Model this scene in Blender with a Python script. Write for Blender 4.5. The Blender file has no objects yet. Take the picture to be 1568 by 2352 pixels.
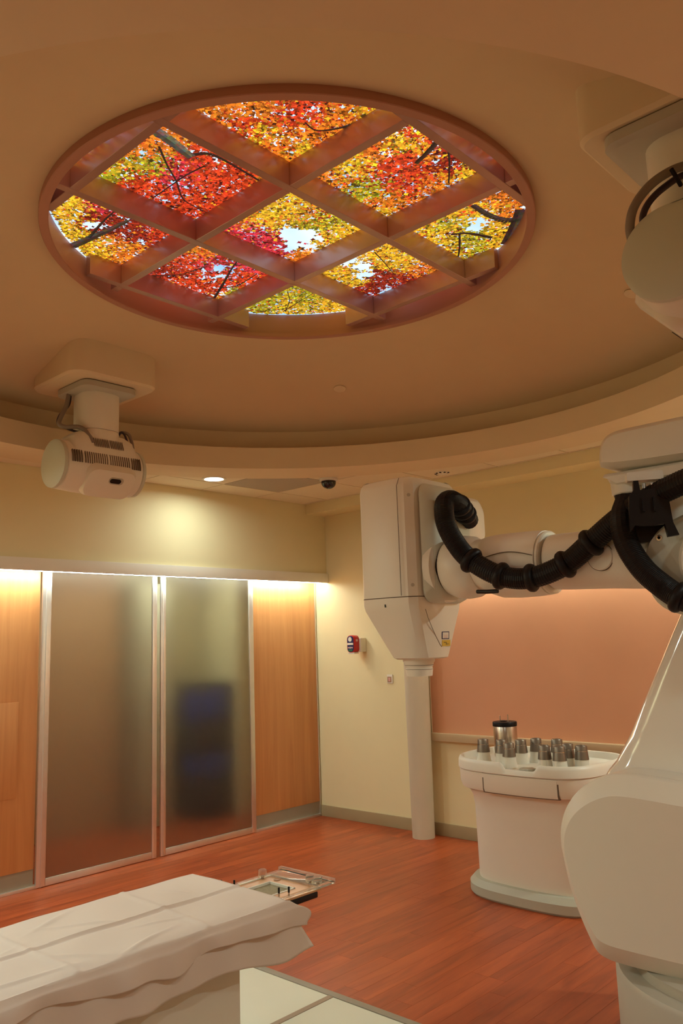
import bpy, bmesh, math, random
from mathutils import Vector, Matrix, Euler
random.seed(7)
S = bpy.context.scene
COL = S.collection
PI = math.pi

# ------------------------------------------------------------------ camera, world, exposure
RIGHT = Vector((0.6811, -0.7314, -0.0331)); UP = Vector((-0.0932, -0.1315, 0.9869)); FWD = Vector((0.7260, 0.6691, 0.1575))
EYE = Vector((0.0, 0.0, 1.53)); FPX = 1861.0
cd = bpy.data.cameras.new('camera'); cam = bpy.data.objects.new('camera', cd); COL.objects.link(cam)
cd.sensor_fit = 'VERTICAL'; cd.sensor_height = 36.0; cd.lens = 36.0*FPX/2352.0; cd.clip_start = 0.05
m = Matrix((RIGHT, UP, -FWD)).transposed().to_4x4(); m.translation = EYE; cam.matrix_world = m
S.camera = cam
def at(px, py, d):
    return EYE + d*(FWD + RIGHT*((px-784.0)/FPX) - UP*((py-1176.0)/FPX))
def atz(px, py, z):
    v = FWD + RIGHT*((px-784.0)/FPX) - UP*((py-1176.0)/FPX)
    return EYE + v*((z-EYE.z)/v.z)

w = bpy.data.worlds.new('world'); S.world = w; w.use_nodes = True
w.node_tree.nodes['Background'].inputs[0].default_value = (0.02, 0.015, 0.01, 1)
w.node_tree.nodes['Background'].inputs[1].default_value = 0.2
S.view_settings.view_transform = 'Standard'; S.view_settings.look = 'None'
S.view_settings.gamma = 1.0; S.view_settings.exposure = 0.34; S.view_settings.use_curve_mapping = False
WARM = (0.90, 1.06, 0.98)
LED = (0.95, 1.05, 0.90)
DOWN_POWER = 4.2
STRIP_DOOR = 28.0
STRIP_BACK = 22.0
SKY_GAIN = 1.0

# ------------------------------------------------------------------ materials
MATS = {}
def new_mat(name):
    mt = bpy.data.materials.new(name); mt.use_nodes = True
    MATS[name] = mt
    return mt, mt.node_tree.nodes, mt.node_tree.links, mt.node_tree.nodes['Principled BSDF']
def plain(name, col, rough=0.5, metal=0.0, var=0.06, scale=6.0, bump=0.0, bscale=60.0, spec=0.5, coat=0.0):
    mt, N, L, b = new_mat(name)
    tc = N.new('ShaderNodeTexCoord'); no = N.new('ShaderNodeTexNoise'); no.inputs['Scale'].default_value = scale; no.inputs['Detail'].default_value = 4
    L.new(tc.outputs['Object'], no.inputs['Vector'])
    mx = N.new('ShaderNodeMix'); mx.data_type = 'RGBA'
    mx.inputs['A'].default_value = tuple(c*(1-var) for c in col)+(1,); mx.inputs['B'].default_value = tuple(min(1, c*(1+var)) for c in col)+(1,)
    L.new(no.outputs['Fac'], mx.inputs['Factor']); L.new(mx.outputs['Result'], b.inputs['Base Color'])
    b.inputs['Roughness'].default_value = rough; b.inputs['Metallic'].default_value = metal
    b.inputs['Specular IOR Level'].default_value = spec; b.inputs['Coat Weight'].default_value = coat
    if bump > 0:
        n2 = N.new('ShaderNodeTexNoise'); n2.inputs['Scale'].default_value = bscale; n2.inputs['Detail'].default_value = 3
        L.new(tc.outputs['Object'], n2.inputs['Vector'])
        bp = N.new('ShaderNodeBump'); bp.inputs['Strength'].default_value = bump; bp.inputs['Distance'].default_value = 0.01
        L.new(n2.outputs['Fac'], bp.inputs['Height']); L.new(bp.outputs['Normal'], b.inputs['Normal'])
    return mt
def wood(name, c1, c2, c3, axis='X', rough=0.4, stretch=14.0, scale=2.0, per_object=True, var=0.35):
    mt, N, L, b = new_mat(name)
    tc = N.new('ShaderNodeTexCoord'); mp = N.new('ShaderNodeMapping')
    sc = {'X': (scale/stretch*3, scale*3, scale*3), 'Z': (scale*3, scale*3, scale/stretch*3)}[axis]
    mp.inputs['Scale'].default_value = sc
    oi = N.new('ShaderNodeObjectInfo')
    if per_object:
        ml = N.new('ShaderNodeVectorMath'); ml.operation = 'SCALE'; ml.inputs[0].default_value = (37.0, 91.0, 53.0)
        L.new(oi.outputs['Random'], ml.inputs['Scale']); L.new(ml.outputs['Vector'], mp.inputs['Location'])
    L.new(tc.outputs['Object'], mp.inputs['Vector'])
    no = N.new('ShaderNodeTexNoise'); no.inputs['Scale'].default_value = 2.2; no.inputs['Detail'].default_value = 7; no.inputs['Roughness'].default_value = 0.62; no.inputs['Distortion'].default_value = 0.9
    L.new(mp.outputs['Vector'], no.inputs['Vector'])
    cr = N.new('ShaderNodeValToRGB'); e = cr.color_ramp.elements
    e[0].position = 0.3; e[0].color = c1+(1,); e[1].position = 0.72; e[1].color = c3+(1,)
    q = e.new(0.5); q.color = c2+(1,)
    L.new(no.outputs['Fac'], cr.inputs['Fac'])
    if per_object:
        hv = N.new('ShaderNodeHueSaturation'); mr = N.new('ShaderNodeMapRange')
        mr.inputs['To Min'].default_value = 1-var/2; mr.inputs['To Max'].default_value = 1+var/2
        L.new(oi.outputs['Random'], mr.inputs['Value']); L.new(mr.outputs['Result'], hv.inputs['Value'])
        L.new(cr.outputs['Color'], hv.inputs['Color']); L.new(hv.outputs['Color'], b.inputs['Base Color'])
    else:
        L.new(cr.outputs['Color'], b.inputs['Base Color'])
    b.inputs['Roughness'].default_value = rough
    bp = N.new('ShaderNodeBump'); bp.inputs['Strength'].default_value = 0.06; bp.inputs['Distance'].default_value = 0.004
    L.new(no.outputs['Fac'], bp.inputs['Height']); L.new(bp.outputs['Normal'], b.inputs['Normal'])
    return mt
def emit(name, col, strength, sample=True):
    mt, N, L, b = new_mat(name)
    b.inputs['Base Color'].default_value = (0.8, 0.8, 0.8, 1)
    b.inputs['Emission Color'].default_value = col+(1,); b.inputs['Emission Strength'].default_value = strength
    if not sample: mt.cycles.emission_sampling = 'NONE'
    return mt

plain('ceiling_paint', (0.80, 0.65, 0.43), 0.85, var=0.03, bump=0.02, bscale=90)
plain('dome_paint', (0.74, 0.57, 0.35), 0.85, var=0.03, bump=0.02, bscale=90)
plain('tile_white', (0.86, 0.74, 0.54), 0.9, var=0.04, scale=40, bump=0.08, bscale=220)
plain('tile_grey', (0.50, 0.43, 0.33), 0.9, var=0.05, scale=40, bump=0.08, bscale=220)
plain('wall_cream', (0.86, 0.755, 0.45), 0.75, var=0.02, bump=0.03, bscale=120)
plain('panel_orange', (0.74, 0.36, 0.20), 0.6, var=0.05, scale=3, bump=0.02, bscale=80)
plain('rail_tan', (0.58, 0.43, 0.25), 0.5)
plain('baseboard_olive', (0.42, 0.33, 0.18), 0.55)
plain('header_paint', (0.88, 0.83, 0.70), 0.45, var=0.02)
plain('machine_white', (0.84, 0.795, 0.68), 0.38, var=0.015)
plain('machine_gloss', (0.84, 0.80, 0.72), 0.10, var=0.015, coat=1.0)
plain('machine_green', (0.62, 0.63, 0.52), 0.42, var=0.02)
plain('plinth_green', (0.50, 0.50, 0.40), 0.5, var=0.02)
plain('machine_grey', (0.52, 0.49, 0.40), 0.5, var=0.02)
plain('post_paint', (0.62, 0.53, 0.38), 0.55, var=0.02)
plain('seam_dark', (0.16, 0.12, 0.08), 0.7)
plain('black_rubber', (0.008, 0.006, 0.006), 0.45, var=0.2, spec=0.25)
plain('black_metal', (0.010, 0.008, 0.008), 0.35, var=0.1, spec=0.3)
plain('cable_grey', (0.26, 0.21, 0.17), 0.55)
plain('cable_purple', (0.05, 0.03, 0.045), 0.45)
plain('aluminium', (0.82, 0.80, 0.75), 0.36, metal=0.9, var=0.05, scale=20)
plain('steel', (0.62, 0.57, 0.50), 0.26, metal=1.0, var=0.08, scale=12)
plain('cup_metal', (0.26, 0.23, 0.19), 0.38, metal=0.85, var=0.1, scale=20)
plain('cone_white', (0.82, 0.80, 0.70), 0.4, var=0.02)
plain('kick_grey', (0.36, 0.31, 0.22), 0.5, var=0.08)
plain('sheet_white', (0.84, 0.76, 0.68), 0.85, var=0.03, scale=4, bump=0.12, bscale=14)
plain('couch_grey', (0.62, 0.55, 0.44), 0.6, var=0.03)
plain('floor_panel', (0.78, 0.80, 0.66), 0.45, var=0.02)
plain('trim_grey', (0.33, 0.29, 0.22), 0.5)
plain('divider_brown', (0.40, 0.31, 0.22), 0.5)
plain('grid_copper', (0.52, 0.31, 0.25), 0.27, metal=0.3, var=0.06, scale=5, spec=0.6)
plain('ring_copper', (0.50, 0.24, 0.16), 0.45, var=0.05, scale=5)
plain('red_plastic', (0.62, 0.02, 0.02), 0.35)
plain('blue_plastic', (0.02, 0.025, 0.10), 0.4)
plain('green_plastic', (0.02, 0.16, 0.08), 0.4)
plain('white_plastic', (0.85, 0.80, 0.70), 0.4)
plain('pink_label', (0.80, 0.45, 0.40), 0.5)
plain('yellow_label', (0.75, 0.50, 0.05), 0.5)
plain('label_mark', (0.30, 0.20, 0.04), 0.5)
plain('switch_brown', (0.45, 0.25, 0.13), 0.5)
plain('store_wall', (0.62, 0.52, 0.29), 0.85)
plain('store_brown', (0.46, 0.25, 0.11), 0.7)
plain('store_blue', (0.05, 0.08, 0.36), 0.6)
plain('store_dark', (0.05, 0.04, 0.04), 0.6)
plain('store_cabinet', (0.52, 0.46, 0.30), 0.6)
plain('mesh_olive', (0.34, 0.30, 0.18), 0.8, var=0.3, scale=120, bump=0.3, bscale=200)
plain('wood_board', (0.72, 0.42, 0.22), 0.35, var=0.08)
wood('floor_wood', (0.29, 0.052, 0.014), (0.41, 0.078, 0.021), (0.52, 0.112, 0.030), 'X', 0.36, 9, 2.0, var=0.20)
wood('veneer', (0.60, 0.255, 0.085), (0.67, 0.305, 0.105), (0.74, 0.355, 0.13), 'Z', 0.38, 18, 2.0, per_object=False)
plain('dome_glass', (0.01, 0.008, 0.01), 0.05, spec=0.8)
emit('lamp_lens', (1.0, 0.90, 0.85), 14.0)
emit('led_door', (0.92, 1.05, 1.02), STRIP_DOOR)
emit('led_back', LED, STRIP_BACK)
def glassy(name, col, rough, ior=1.45, alpha_mix=0.0, tint=(0.5, 0.4, 0.3)):
    mt, N, L, b = new_mat(name)
    b.inputs['Base Color'].default_value = col+(1,); b.inputs['Roughness'].default_value = rough
    b.inputs['Transmission Weight'].default_value = 1.0; b.inputs['IOR'].default_value = ior
    if alpha_mix > 0:      # acid-etched face: part of the light scatters in the surface itself
        d = N.new('ShaderNodeBsdfDiffuse'); d.inputs['Color'].default_value = tint+(1,)
        mx = N.new('ShaderNodeMixShader'); mx.inputs['Fac'].default_value = alpha_mix
        out = N['Material Output']
        L.new(b.outputs['BSDF'], mx.inputs[1]); L.new(d.outputs['BSDF'], mx.inputs[2]); L.new(mx.outputs['Shader'], out.inputs['Surface'])
    return mt
glassy('frosted', (0.88, 0.84, 0.76), 0.40, 1.15, 0.045, (0.45, 0.38, 0.32))
glassy('acrylic', (1.0, 0.98, 0.94), 0.04, 1.12, 0.16, (0.85, 0.80, 0.70))

# ------------------------------------------------------------------ mesh helpers
def finish(name, me, mat, parent=None, smooth=35, loc=None):
    if mat: me.materials.append(MATS[mat])
    if smooth:
        for p in me.polygons: p.use_smooth = True
        try: me.set_sharp_from_angle(angle=math.radians(smooth))
        except Exception: pass
    o = bpy.data.objects.new(name, me); COL.objects.link(o)
    if parent: o.parent = parent
    if loc: o.location = loc
    return o
def from_bm(name, bm, mat, parent=None, smooth=35, loc=None):
    bmesh.ops.recalc_face_normals(bm, faces=bm.faces)
    me = bpy.data.meshes.new(name); bm.to_mesh(me); bm.free()
    return finish(name, me, mat, parent, smooth, loc)
def bm_box(bm, lo, hi, bev=0.0, seg=2):
    r = bmesh.ops.create_cube(bm, size=1.0)
    vs = r['verts']
    for v in vs:
        v.co = Vector([lo[i] + (v.co[i]+0.5)*(hi[i]-lo[i]) for i in range(3)])
    if bev > 0:
        es = list({e for v in vs for e in v.link_edges})
        bmesh.ops.bevel(bm, geom=es, offset=bev, segments=seg, affect='EDGES', profile=0.6)
def box(name, lo, hi, mat, parent=None, bev=0.0, seg=2):
    bm = bmesh.new(); bm_box(bm, lo, hi, bev, seg)
    return from_bm(name, bm, mat, parent)
def boxes(name, lst, mat, parent=None, bev=0.0):
    bm = bmesh.new()
    for lo, hi in lst: bm_box(bm, lo, hi, bev)
    return from_bm(name, bm, mat, parent)
def bm_loft(bm, rings, cap0=True, cap1=True, closed=True):
    R = [[bm.verts.new(p) for p in r] for r in rings]
    n = len(R[0])
    for a, b in zip(R[:-1], R[1:]):
        for i in range(n if closed else n-1):
            j = (i+1) % n
            try: bm.faces.new((a[i], a[j], b[j], b[i]))
            except ValueError: pass
    if cap0: bm.faces.new(R[0])
    if cap1: bm.faces.new(R[-1])
    return R
def loft(name, rings, mat, parent=None, smooth=35, cap0=True, cap1=True):
    bm = bmesh.new(); bm_loft(bm, rings, cap0, cap1)
    return from_bm(name, bm, mat, parent, smooth)
def circ(c, r, n, u, v):
    return [Vector(c) + Vector(u)*(r*math.cos(2*PI*i/n)) + Vector(v)*(r*math.sin(2*PI*i/n)) for i in range(n)]
def lathe(name, prof, origin, mat, parent=None, axis='Z', n=40, smooth=35, cap0=True, cap1=True):
    ax = {'X': ((1,0,0),(0,1,0),(0,0,1)), 'Y': ((0,1,0),(1,0,0),(0,0,1)), 'Z': ((0,0,1),(1,0,0),(0,1,0))}[axis]
    rings = [circ(Vector(origin)+Vector(ax[0])*z, max(r, 1e-4), n, ax[1], ax[2]) for r, z in prof]
    return loft(name, rings, mat, parent, smooth, cap0, cap1)
def catmull(pts, k=8):
    P = [Vector(p) for p in pts]; P = [2*P[0]-P[1]]+P+[2*P[-1]-P[-2]]; out = []
    for i in range(1, len(P)-2):
        for s in range(k):
            t = s/k; a, b, c, d = P[i-1:i+3]
            out.append(0.5*((2*b)+(c-a)*t+(2*a-5*b+4*c-d)*t*t+(3*b-a-3*c+d)*t**3))
    out.append(P[-2]); return out
def bm_tube(bm, pts, rad, n=12, cap=True):
    rings = []; up = None
    for i, p in enumerate(pts):
        t = (pts[min(i+1, len(pts)-1)]-pts[max(i-1, 0)]).normalized()
        if up is None: up = t.orthogonal().normalized()
        up = (up - t*up.dot(t)).normalized(); s = t.cross(up)
        r = rad(i) if callable(rad) else rad
        rings.append(circ(p, r, n, up, s))
    bm_loft(bm, rings, cap, cap)
def tube(name, pts, rad, mat, parent=None, n=12, smooth=50):
    bm = bmesh.new(); bm_tube(bm, [Vector(p) for p in pts], rad, n)
    return from_bm(name, bm, mat, parent, smooth)
def rrect(cx, cy, w, h, r, n=5):
    out = []
    for sx, sy, a0 in ((1,1,0), (-1,1,PI/2), (-1,-1,PI), (1,-1,1.5*PI)):
        for i in range(n+1):
            a = a0+PI/2*i/n
            out.append((cx+sx*(w/2-r)+r*math.cos(a), cy+sy*(h/2-r)+r*math.sin(a)))
    return out
def chaikin(p, k=2):
    for _ in range(k):
        q = []
        for i in range(len(p)):
            a, b = p[i], p[(i+1) % len(p)]
            q.append(tuple(.75*a[j]+.25*b[j] for j in range(2))); q.append(tuple(.25*a[j]+.75*b[j] for j in range(2)))
        p = q
    return p
def inset(poly, d):
    n = len(poly); ar = sum(poly[i][0]*poly[(i+1)%n][1]-poly[(i+1)%n][0]*poly[i][1] for i in range(n))
    sg = 1 if ar > 0 else -1; out = []
    for i in range(n):
        a, b, c = Vector(poly[i-1]), Vector(poly[i]), Vector(poly[(i+1) % n])
        t = (c-a).normalized(); nn = Vector((-t.y, t.x))*sg
        out.append(tuple(b+nn*d))
    return out
def shrink(poly, d):
    n = len(poly); cx = sum(p[0] for p in poly)/n; cy = sum(p[1] for p in poly)/n
    hx = max(abs(p[0]-cx) for p in poly); hy = max(abs(p[1]-cy) for p in poly)
    return [(cx+(p[0]-cx)*(1-d/hx), cy+(p[1]-cy)*(1-d/hy)) for p in poly]
def zring(poly, z): return [Vector((p[0], p[1], z)) for p in poly]
def xring(poly, x): return [Vector((x, p[0], p[1])) for p in poly]
def yring(poly, y): return [Vector((p[0], y, p[1])) for p in poly]

def tag(o, label, cat, group=None, kind=None):
    if label: o['label'] = label
    if cat: o['category'] = cat
    if group: o['group'] = group
    if kind: o['kind'] = kind
    return o
def thing(name, label, cat, loc=(0,0,0), group=None):
    o = bpy.data.objects.new(name, None); COL.objects.link(o); o.empty_display_size = 0.05
    tag(o, label, cat, group)
    o.location = loc
    return o
def adopt(root):
    """parts were modelled in room coordinates: keep them there under a root that stands at the thing's base"""
    bpy.context.view_layer.update()
    inv = Matrix.Translation(root.location).inverted()
    for c in COL.objects:
        if c.parent == root: c.matrix_parent_inverse = inv
def struct(o): o['kind'] = 'structure'; return o

# ------------------------------------------------------------------ the room shell
OX, OY = 2.515, 2.58                         # centre of the round ceiling
Z0, ZL, ZC = 2.775, 2.925, 3.085             # flat ceiling, top of the cove lip, springing of the dome
R_LIP, R_COVE, R_RING = 2.122, 2.285, 1.127
XW, YW, YU = 5.40, 5.338, 5.19               # back wall, door plane, wall above the doors
XN, YN = -1.4, -1.4                          # walls behind the camera
def dome_z(r): return 3.496 - r*r/12.7

floor = struct(box('floor', (XN, YN, -0.06), (XW, 7.0, -0.004), 'floor_wood'))
struct(box('wall_back', (XW, YN-0.1, 0), (XW+0.12, 7.0, 3.7), 'wall_cream'))
struct(box('wall_right', (XN, YN-0.12, 0), (XW, YN, 3.7), 'rail_tan'))  # tan on both unseen walls is assumed, to lessen bounced light
struct(box('wall_near', (XN-0.12, YN, 0), (XN, 7.0, 3.7), 'rail_tan'))
struct(box('wall_left', (XN, YU, 2.15), (XW-0.001, YU+0.16, Z0+0.02), 'wall_cream'))
struct(box('wall_left_end', (XN, YW, 0), (1.45, YW+0.14, 2.16), 'wall_cream'))

# planks in view, each its own piece
PW, PL = 0.0905, 0.92
bm = bmesh.new(); bm_box(bm, (0.0004, 0.0004, -0.004), (PL-0.0004, PW-0.0004, 0.0))
me0 = bpy.data.meshes.new('plank'); bm.to_mesh(me0); bm.free(); me0.materials.append(MATS['floor_wood'])
row = 0; y = 5.335-PW
while y > 1.0:
    off = random.random()*PL
    x = 1.55-off if y > 1.5 else 2.4-off
    while x < XW-0.012:
        x1 = min(x+PL, XW-0.012)
        if x1 > 1.6:
            o = bpy.data.objects.new('plank', me0); COL.objects.link(o); o.parent = floor
            o.location = (x, y, 0.0); o.scale = ((x1-x)/PL, 1, 1)
        x += PL
    y -= PW; row += 1

# lower ceiling with the round opening
def annulus(bm, r, z, n=128):
    inner = [Vector((OX+r*math.cos(2*PI*i/n), OY+r*math.sin(2*PI*i/n), z)) for i in range(n)]
    outer = []
    for i in range(n):
        c, s = math.cos(2*PI*i/n), math.sin(2*PI*i/n)
        t = min([(XW+0.05-OX)/c if c > 1e-6 else 1e9, (XN-0.05-OX)/c if c < -1e-6 else 1e9, (YU+0.05-OY)/s if s > 1e-6 else 1e9, (YN-0.05-OY)/s if s < -1e-6 else 1e9])
        outer.append(Vector((OX+t*c, OY+t*s, z)))
    return inner, outer
bm = bmesh.new(); n = 128
inn, outr = annulus(bm, 2.42, Z0+0.006)
inn2, outr2 = annulus(bm, 2.42, Z0+0.05)
bm_loft(bm, [inn2, inn, outr, outr2], False, False)
ceil = struct(from_bm('ceiling', bm, 'ceiling_paint', smooth=30))
# plaster ring, lip and cove
prof = [(2.478, Z0+0.02), (2.478, Z0-0.003), (R_LIP, Z0-0.003), (R_LIP, ZL), (R_LIP+0.03, ZL), (R_LIP+0.03, Z0+0.06), (R_COVE, Z0+0.06), (R_COVE, ZC)]
NR = 160
rings = [circ((OX, OY, z), r, NR, (1,0,0), (0,1,0)) for r, z in prof]
o = loft('plaster_ring', rings, 'ceiling_paint', ceil, 30, False, False)
# dome
rings = []
for i in range(25):
    r = R_COVE + (R_RING-0.02-R_COVE)*i/24
    rings.append(circ((OX, OY, dome_z(r)), r, NR, (1,0,0), (0,1,0)))
loft('dome', rings, 'dome_paint', ceil, 30, False, False)
# ceiling tiles in the corner
TX = [5.12-0.58*k for k in range(0, 5)]; TY = [4.89-0.575*k for k in range(-1, 6)]
xe = [5.155, 5.12, 4.54, 3.96, 3.38, 2.80, 2.22]; ye = [5.19, 4.89, 4.315, 3.72, 3.14, 2.57, 2.0, 1.4]
for i in range(len(xe)-1):
    for j in range(len(ye)-1):
        x1, x0, y1, y0 = xe[i], xe[i+1], ye[j], ye[j+1]
        far = max(math.hypot(x-OX, y-OY) for x in (x0, x1) for y in (y0, y1))
        if far < 2.5: continue
        grey = (x0 == 3.96 and y1 == 4.89)
        g = 0.006; per = []
        cs = [(x0+g, y0+g), (x1-g, y0+g), (x1-g, y1-g), (x0+g, y1-g)]
        clipped = min(math.hypot(max(x0, min(OX, x1))-OX, max(y0, min(OY, y1))-OY), 9) < 2.44
        for q in range(4):
            a_, b_ = cs[q], cs[(q+1) % 4]
            for k in range(12 if clipped else 1):
                f_ = k/12; x, y = a_[0]+(b_[0]-a_[0])*f_, a_[1]+(b_[1]-a_[1])*f_
                d_ = math.hypot(x-OX, y-OY)
                if d_ < 2.44: x, y = OX+(x-OX)*2.44/d_, OY+(y-OY)*2.44/d_
                per.append((x, y))
        loft('ceiling_tile', [zring(per, Z0), zring(per, Z0+0.012)], 'tile_grey' if grey else 'tile_white', ceil, 30)
# soffit on the back wall, roof over everything
struct(box('trim_1', (5.155, YN, 2.685), (XW, YU, Z0+0.01), 'wall_cream'))
struct(box('roof', (XN-0.1, YN-0.1, 3.62), (XW+0.1, 7.1, 3.7), 'ceiling_paint'))

# back wall: baseboard, ledge, orange panel, valance with lamp strip
struct(box('baseboard_back', (5.386, YN, 0), (XW, 5.33, 0.094), 'baseboard_olive', bev=0.003))
pn = struct(box('wall_panel', (5.388, YN, 0.785), (XW, 4.05, 2.06), 'panel_orange'))
box('edge_strip', (5.383, 4.05, 0.785), (XW, 4.058, 2.06), 'rail_tan', pn)
struct(box('trim_2', (5.335, YN, 0.728), (XW, 4.045, 0.786), 'rail_tan', bev=0.003))
v = struct(box('trim_3', (5.255, YN, 2.03), (5.27, 4.06, 2.11), 'header_paint'))
box('top_board', (5.27, YN, 2.10), (XW-0.030, 4.06, 2.11), 'header_paint', v)
box('end_board', (5.27, 4.05, 2.03), (XW, 4.06, 2.11), 'header_paint', v)
box('lamp_strip', (5.285, YN+0.02, 2.088), (5.31, 4.03, 2.099), 'led_back', v)

# door wall: header with lamp strip, wood panels, kick plates, track
h = struct(box('trim_4', (1.2, 5.164, 2.066), (XW-0.004, 5.19, 2.15), 'header_paint', bev=0.002))
box('top_board', (1.2, 5.19, 2.135), (XW-0.004, YW+0.02, 2.15), 'header_paint', h)
box('lamp_strip', (1.25, 5.222, 2.068), (5.36, 5.246, 2.082), 'led_door', h)
def wood_panel(name, x0, x1):
    p = struct(box(name, (x0, YW, 0.125), (x1, YW+0.03, 2.14), 'veneer', bev=0.002))
    box('kick_plate', (x0, YW+0.004, 0.022), (x1, YW+0.03, 0.125), 'kick_grey', p)
    return p
pL = wood_panel('wall_panel_wood', 1.45, 2.70)
boxes('access_hatch', [((1.9, YW-0.004, 0.59), (2.567, YW, 1.203))], 'veneer', pL, 0.0015)
pR = wood_panel('wall_panel_wood_end', 4.615, 5.378)
box('edge_strip', (5.378, YW-0.006, 0.0), (5.386, YW+0.03, 2.14), 'aluminium', pR)
struct(box('trim_5', (1.45, YW-0.014, 0.0), (2.72, YW+0.03, 0.022), 'aluminium', bev=0.002))
struct(box('trim_6', (4.60, YW-0.014, 0.0), (5.386, YW+0.03, 0.022), 'aluminium', bev=0.002))
def glass_door(name, label, x0, x1, sw0, sw1, yf):
    d = thing(name, None, None, (x0, yf, 0)); d['kind'] = 'structure'
    tag(d, label, None)
    y0, y1 = yf, yf+0.018
    box('stile', (x0, y0, 0.004), (x0+sw0, y1, 2.10), 'aluminium', d, 0.003)
    box('stile', (x0+sw0*0.42, y0-0.006, 0.004), (x0+sw0*0.58, y0+0.002, 2.10), 'aluminium', d, 0.002)
    box('stile', (x1-sw1, y0, 0.004), (x1, y1, 2.10), 'aluminium', d, 0.003)
    box('bottom_rail', (x0+sw0, y0, 0.004), (x1-sw1, y1, 0.052), 'aluminium', d, 0.004)
    box('top_rail', (x0+sw0, y0, 2.075), (x1-sw1, y1, 2.10), 'aluminium', d, 0.003)
    box('pane', (x0+sw0-0.004, y0+0.006, 0.045), (x1-sw1+0.004, y0+0.012, 2.08), 'frosted', d)
    adopt(d)
    return d
glass_door('door_1', 'frosted glass sliding door left of the narrow gap', 2.708, 3.640, 0.066, 0.040, 5.318)
glass_door('door_2', 'frosted glass sliding door right of the narrow gap', 3.676, 4.613, 0.044, 0.046, 5.318)

# storage room behind the frosted glass
struct(box('wall_store', (1.45, 6.55, 0), (XW, 6.65, 2.8), 'store_wall'))
struct(box('ceiling_store', (1.45, YU+0.165, 2.35), (XW, 6.65, 2.4), 'store_wall'))
struct(box('wall_store_side', (1.35, YW+0.14, 0), (1.45, 6.65, 2.8), 'store_wall'))
struct(box('wall_store_panel', (1.46, 6.50, 0.0), (4.06, 6.549, 2.34), 'store_brown'))
struct(box('wall_store_return', (5.0, 6.0, 0.0), (5.16, 6.50, 2.34), 'wall_cream'))
t = thing('storage_cart', 'dark cart with blue bins dimly seen through the right glass door', 'cart', (4.78, 6.2, 0))
boxes('frame', [((4.58, 6.05, z), (4.98, 6.36, z+0.03)) for z in (0.06, 0.60, 1.17)]
      + [((x, y, 0.0), (x+0.025, y+0.025, 1.20)) for x in (4.58, 4.955) for y in (6.05, 6.335)], 'store_dark', t)
for z0, z1, mt_ in ((0.09, 0.34, 'store_dark'), (0.35, 0.58, 'store_blue'), (0.63, 0.84, 'store_dark'), (0.85, 1.15, 'store_blue')):
    box('bin', (4.61, 6.06, z0), (4.95, 6.34, z1), mt_, t, 0.02)
adopt(t)
t = thing('storage_cabinet', 'pale cabinet with dark knob seen in the gap between doors', 'cabinet', (4.24, 6.35, 0))
box('body', (4.08, 6.22, 0.0), (4.40, 6.49, 2.1), 'store_cabinet', t, 0.004)
cdoor = box('cabinet_door', (4.10, 6.20, 0.12), (4.38, 6.22, 2.07), 'store_cabinet', t, 0.003)
lathe('knob', [(0.012, 0), (0.012, 0.02), (0.022, 0.025), (0.022, 0.04)], (4.19, 6.158, 1.08), 'black_metal', cdoor, 'Y', 16)
adopt(t)
ld = bpy.data.lights.new('added_store_light', 'AREA'); ld.shape = 'RECTANGLE'; ld.size = 1.6; ld.size_y = 0.15; ld.energy = 8.0; ld.color = WARM  # added light with its own fixture, brightens the glass from behind
lo = bpy.data.objects.new('added_store_light', ld); COL.objects.link(lo); lo.location = (3.95, 5.95, 2.33)
fx = tag(box('added_store_lamp', (3.15, 5.87, 2.335), (4.75, 6.03, 2.35), 'header_paint'), 'long flat lamp added unseen inside the store behind the glass doors', 'lamp')

# ------------------------------------------------------------------ ceiling fittings
def downlight(x, y, label, power=DOWN_POWER):
    t = thing('downlight', label, 'ceiling light', (x, y, Z0), 'recessed ceiling downlights')
    lathe('trim_ring', [(0.074, 0.004), (0.090, -0.002), (0.092, -0.006), (0.074, -0.007), (0.068, 0.002)], (x, y, Z0-0.001), 'header_paint', t, 'Z', 40, cap0=False, cap1=False)
    lathe('lens', [(0.001, -0.004), (0.05, -0.0035), (0.069, -0.001), (0.069, 0.004)], (x, y, Z0-0.001), 'lamp_lens', t, 'Z', 40)
    l = bpy.data.lights.new('downlight_bulb', 'AREA'); l.shape = 'DISK'; l.size = 0.13; l.energy = power; l.color = WARM; l.spread = math.radians(170)
    lo = bpy.data.objects.new('downlight_bulb', l); COL.objects.link(lo); lo.location = (x, y, Z0-0.012); lo.parent = t
    adopt(t)
downlight(3.76, 4.76, 'glowing round downlight in ceiling tiles above the glass doors')
for (x, y, p, lab) in ((-0.35, 2.9, 12, 'added unseen downlight over the foot of the couch'), (0.25, 0.35, 6.5, 'added unseen downlight just above the camera'), (2.6, -0.35, 8.5, 'added unseen downlight to the right, before the robot'), (0.2, 4.75, 30, 'added unseen downlight over the left wood panel'), (4.85, 0.3, 26, 'added unseen downlight behind the robot')):  # assumed lamps, none in sight, added to give the room its light
    downlight(x, y, lab, p)

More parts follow.
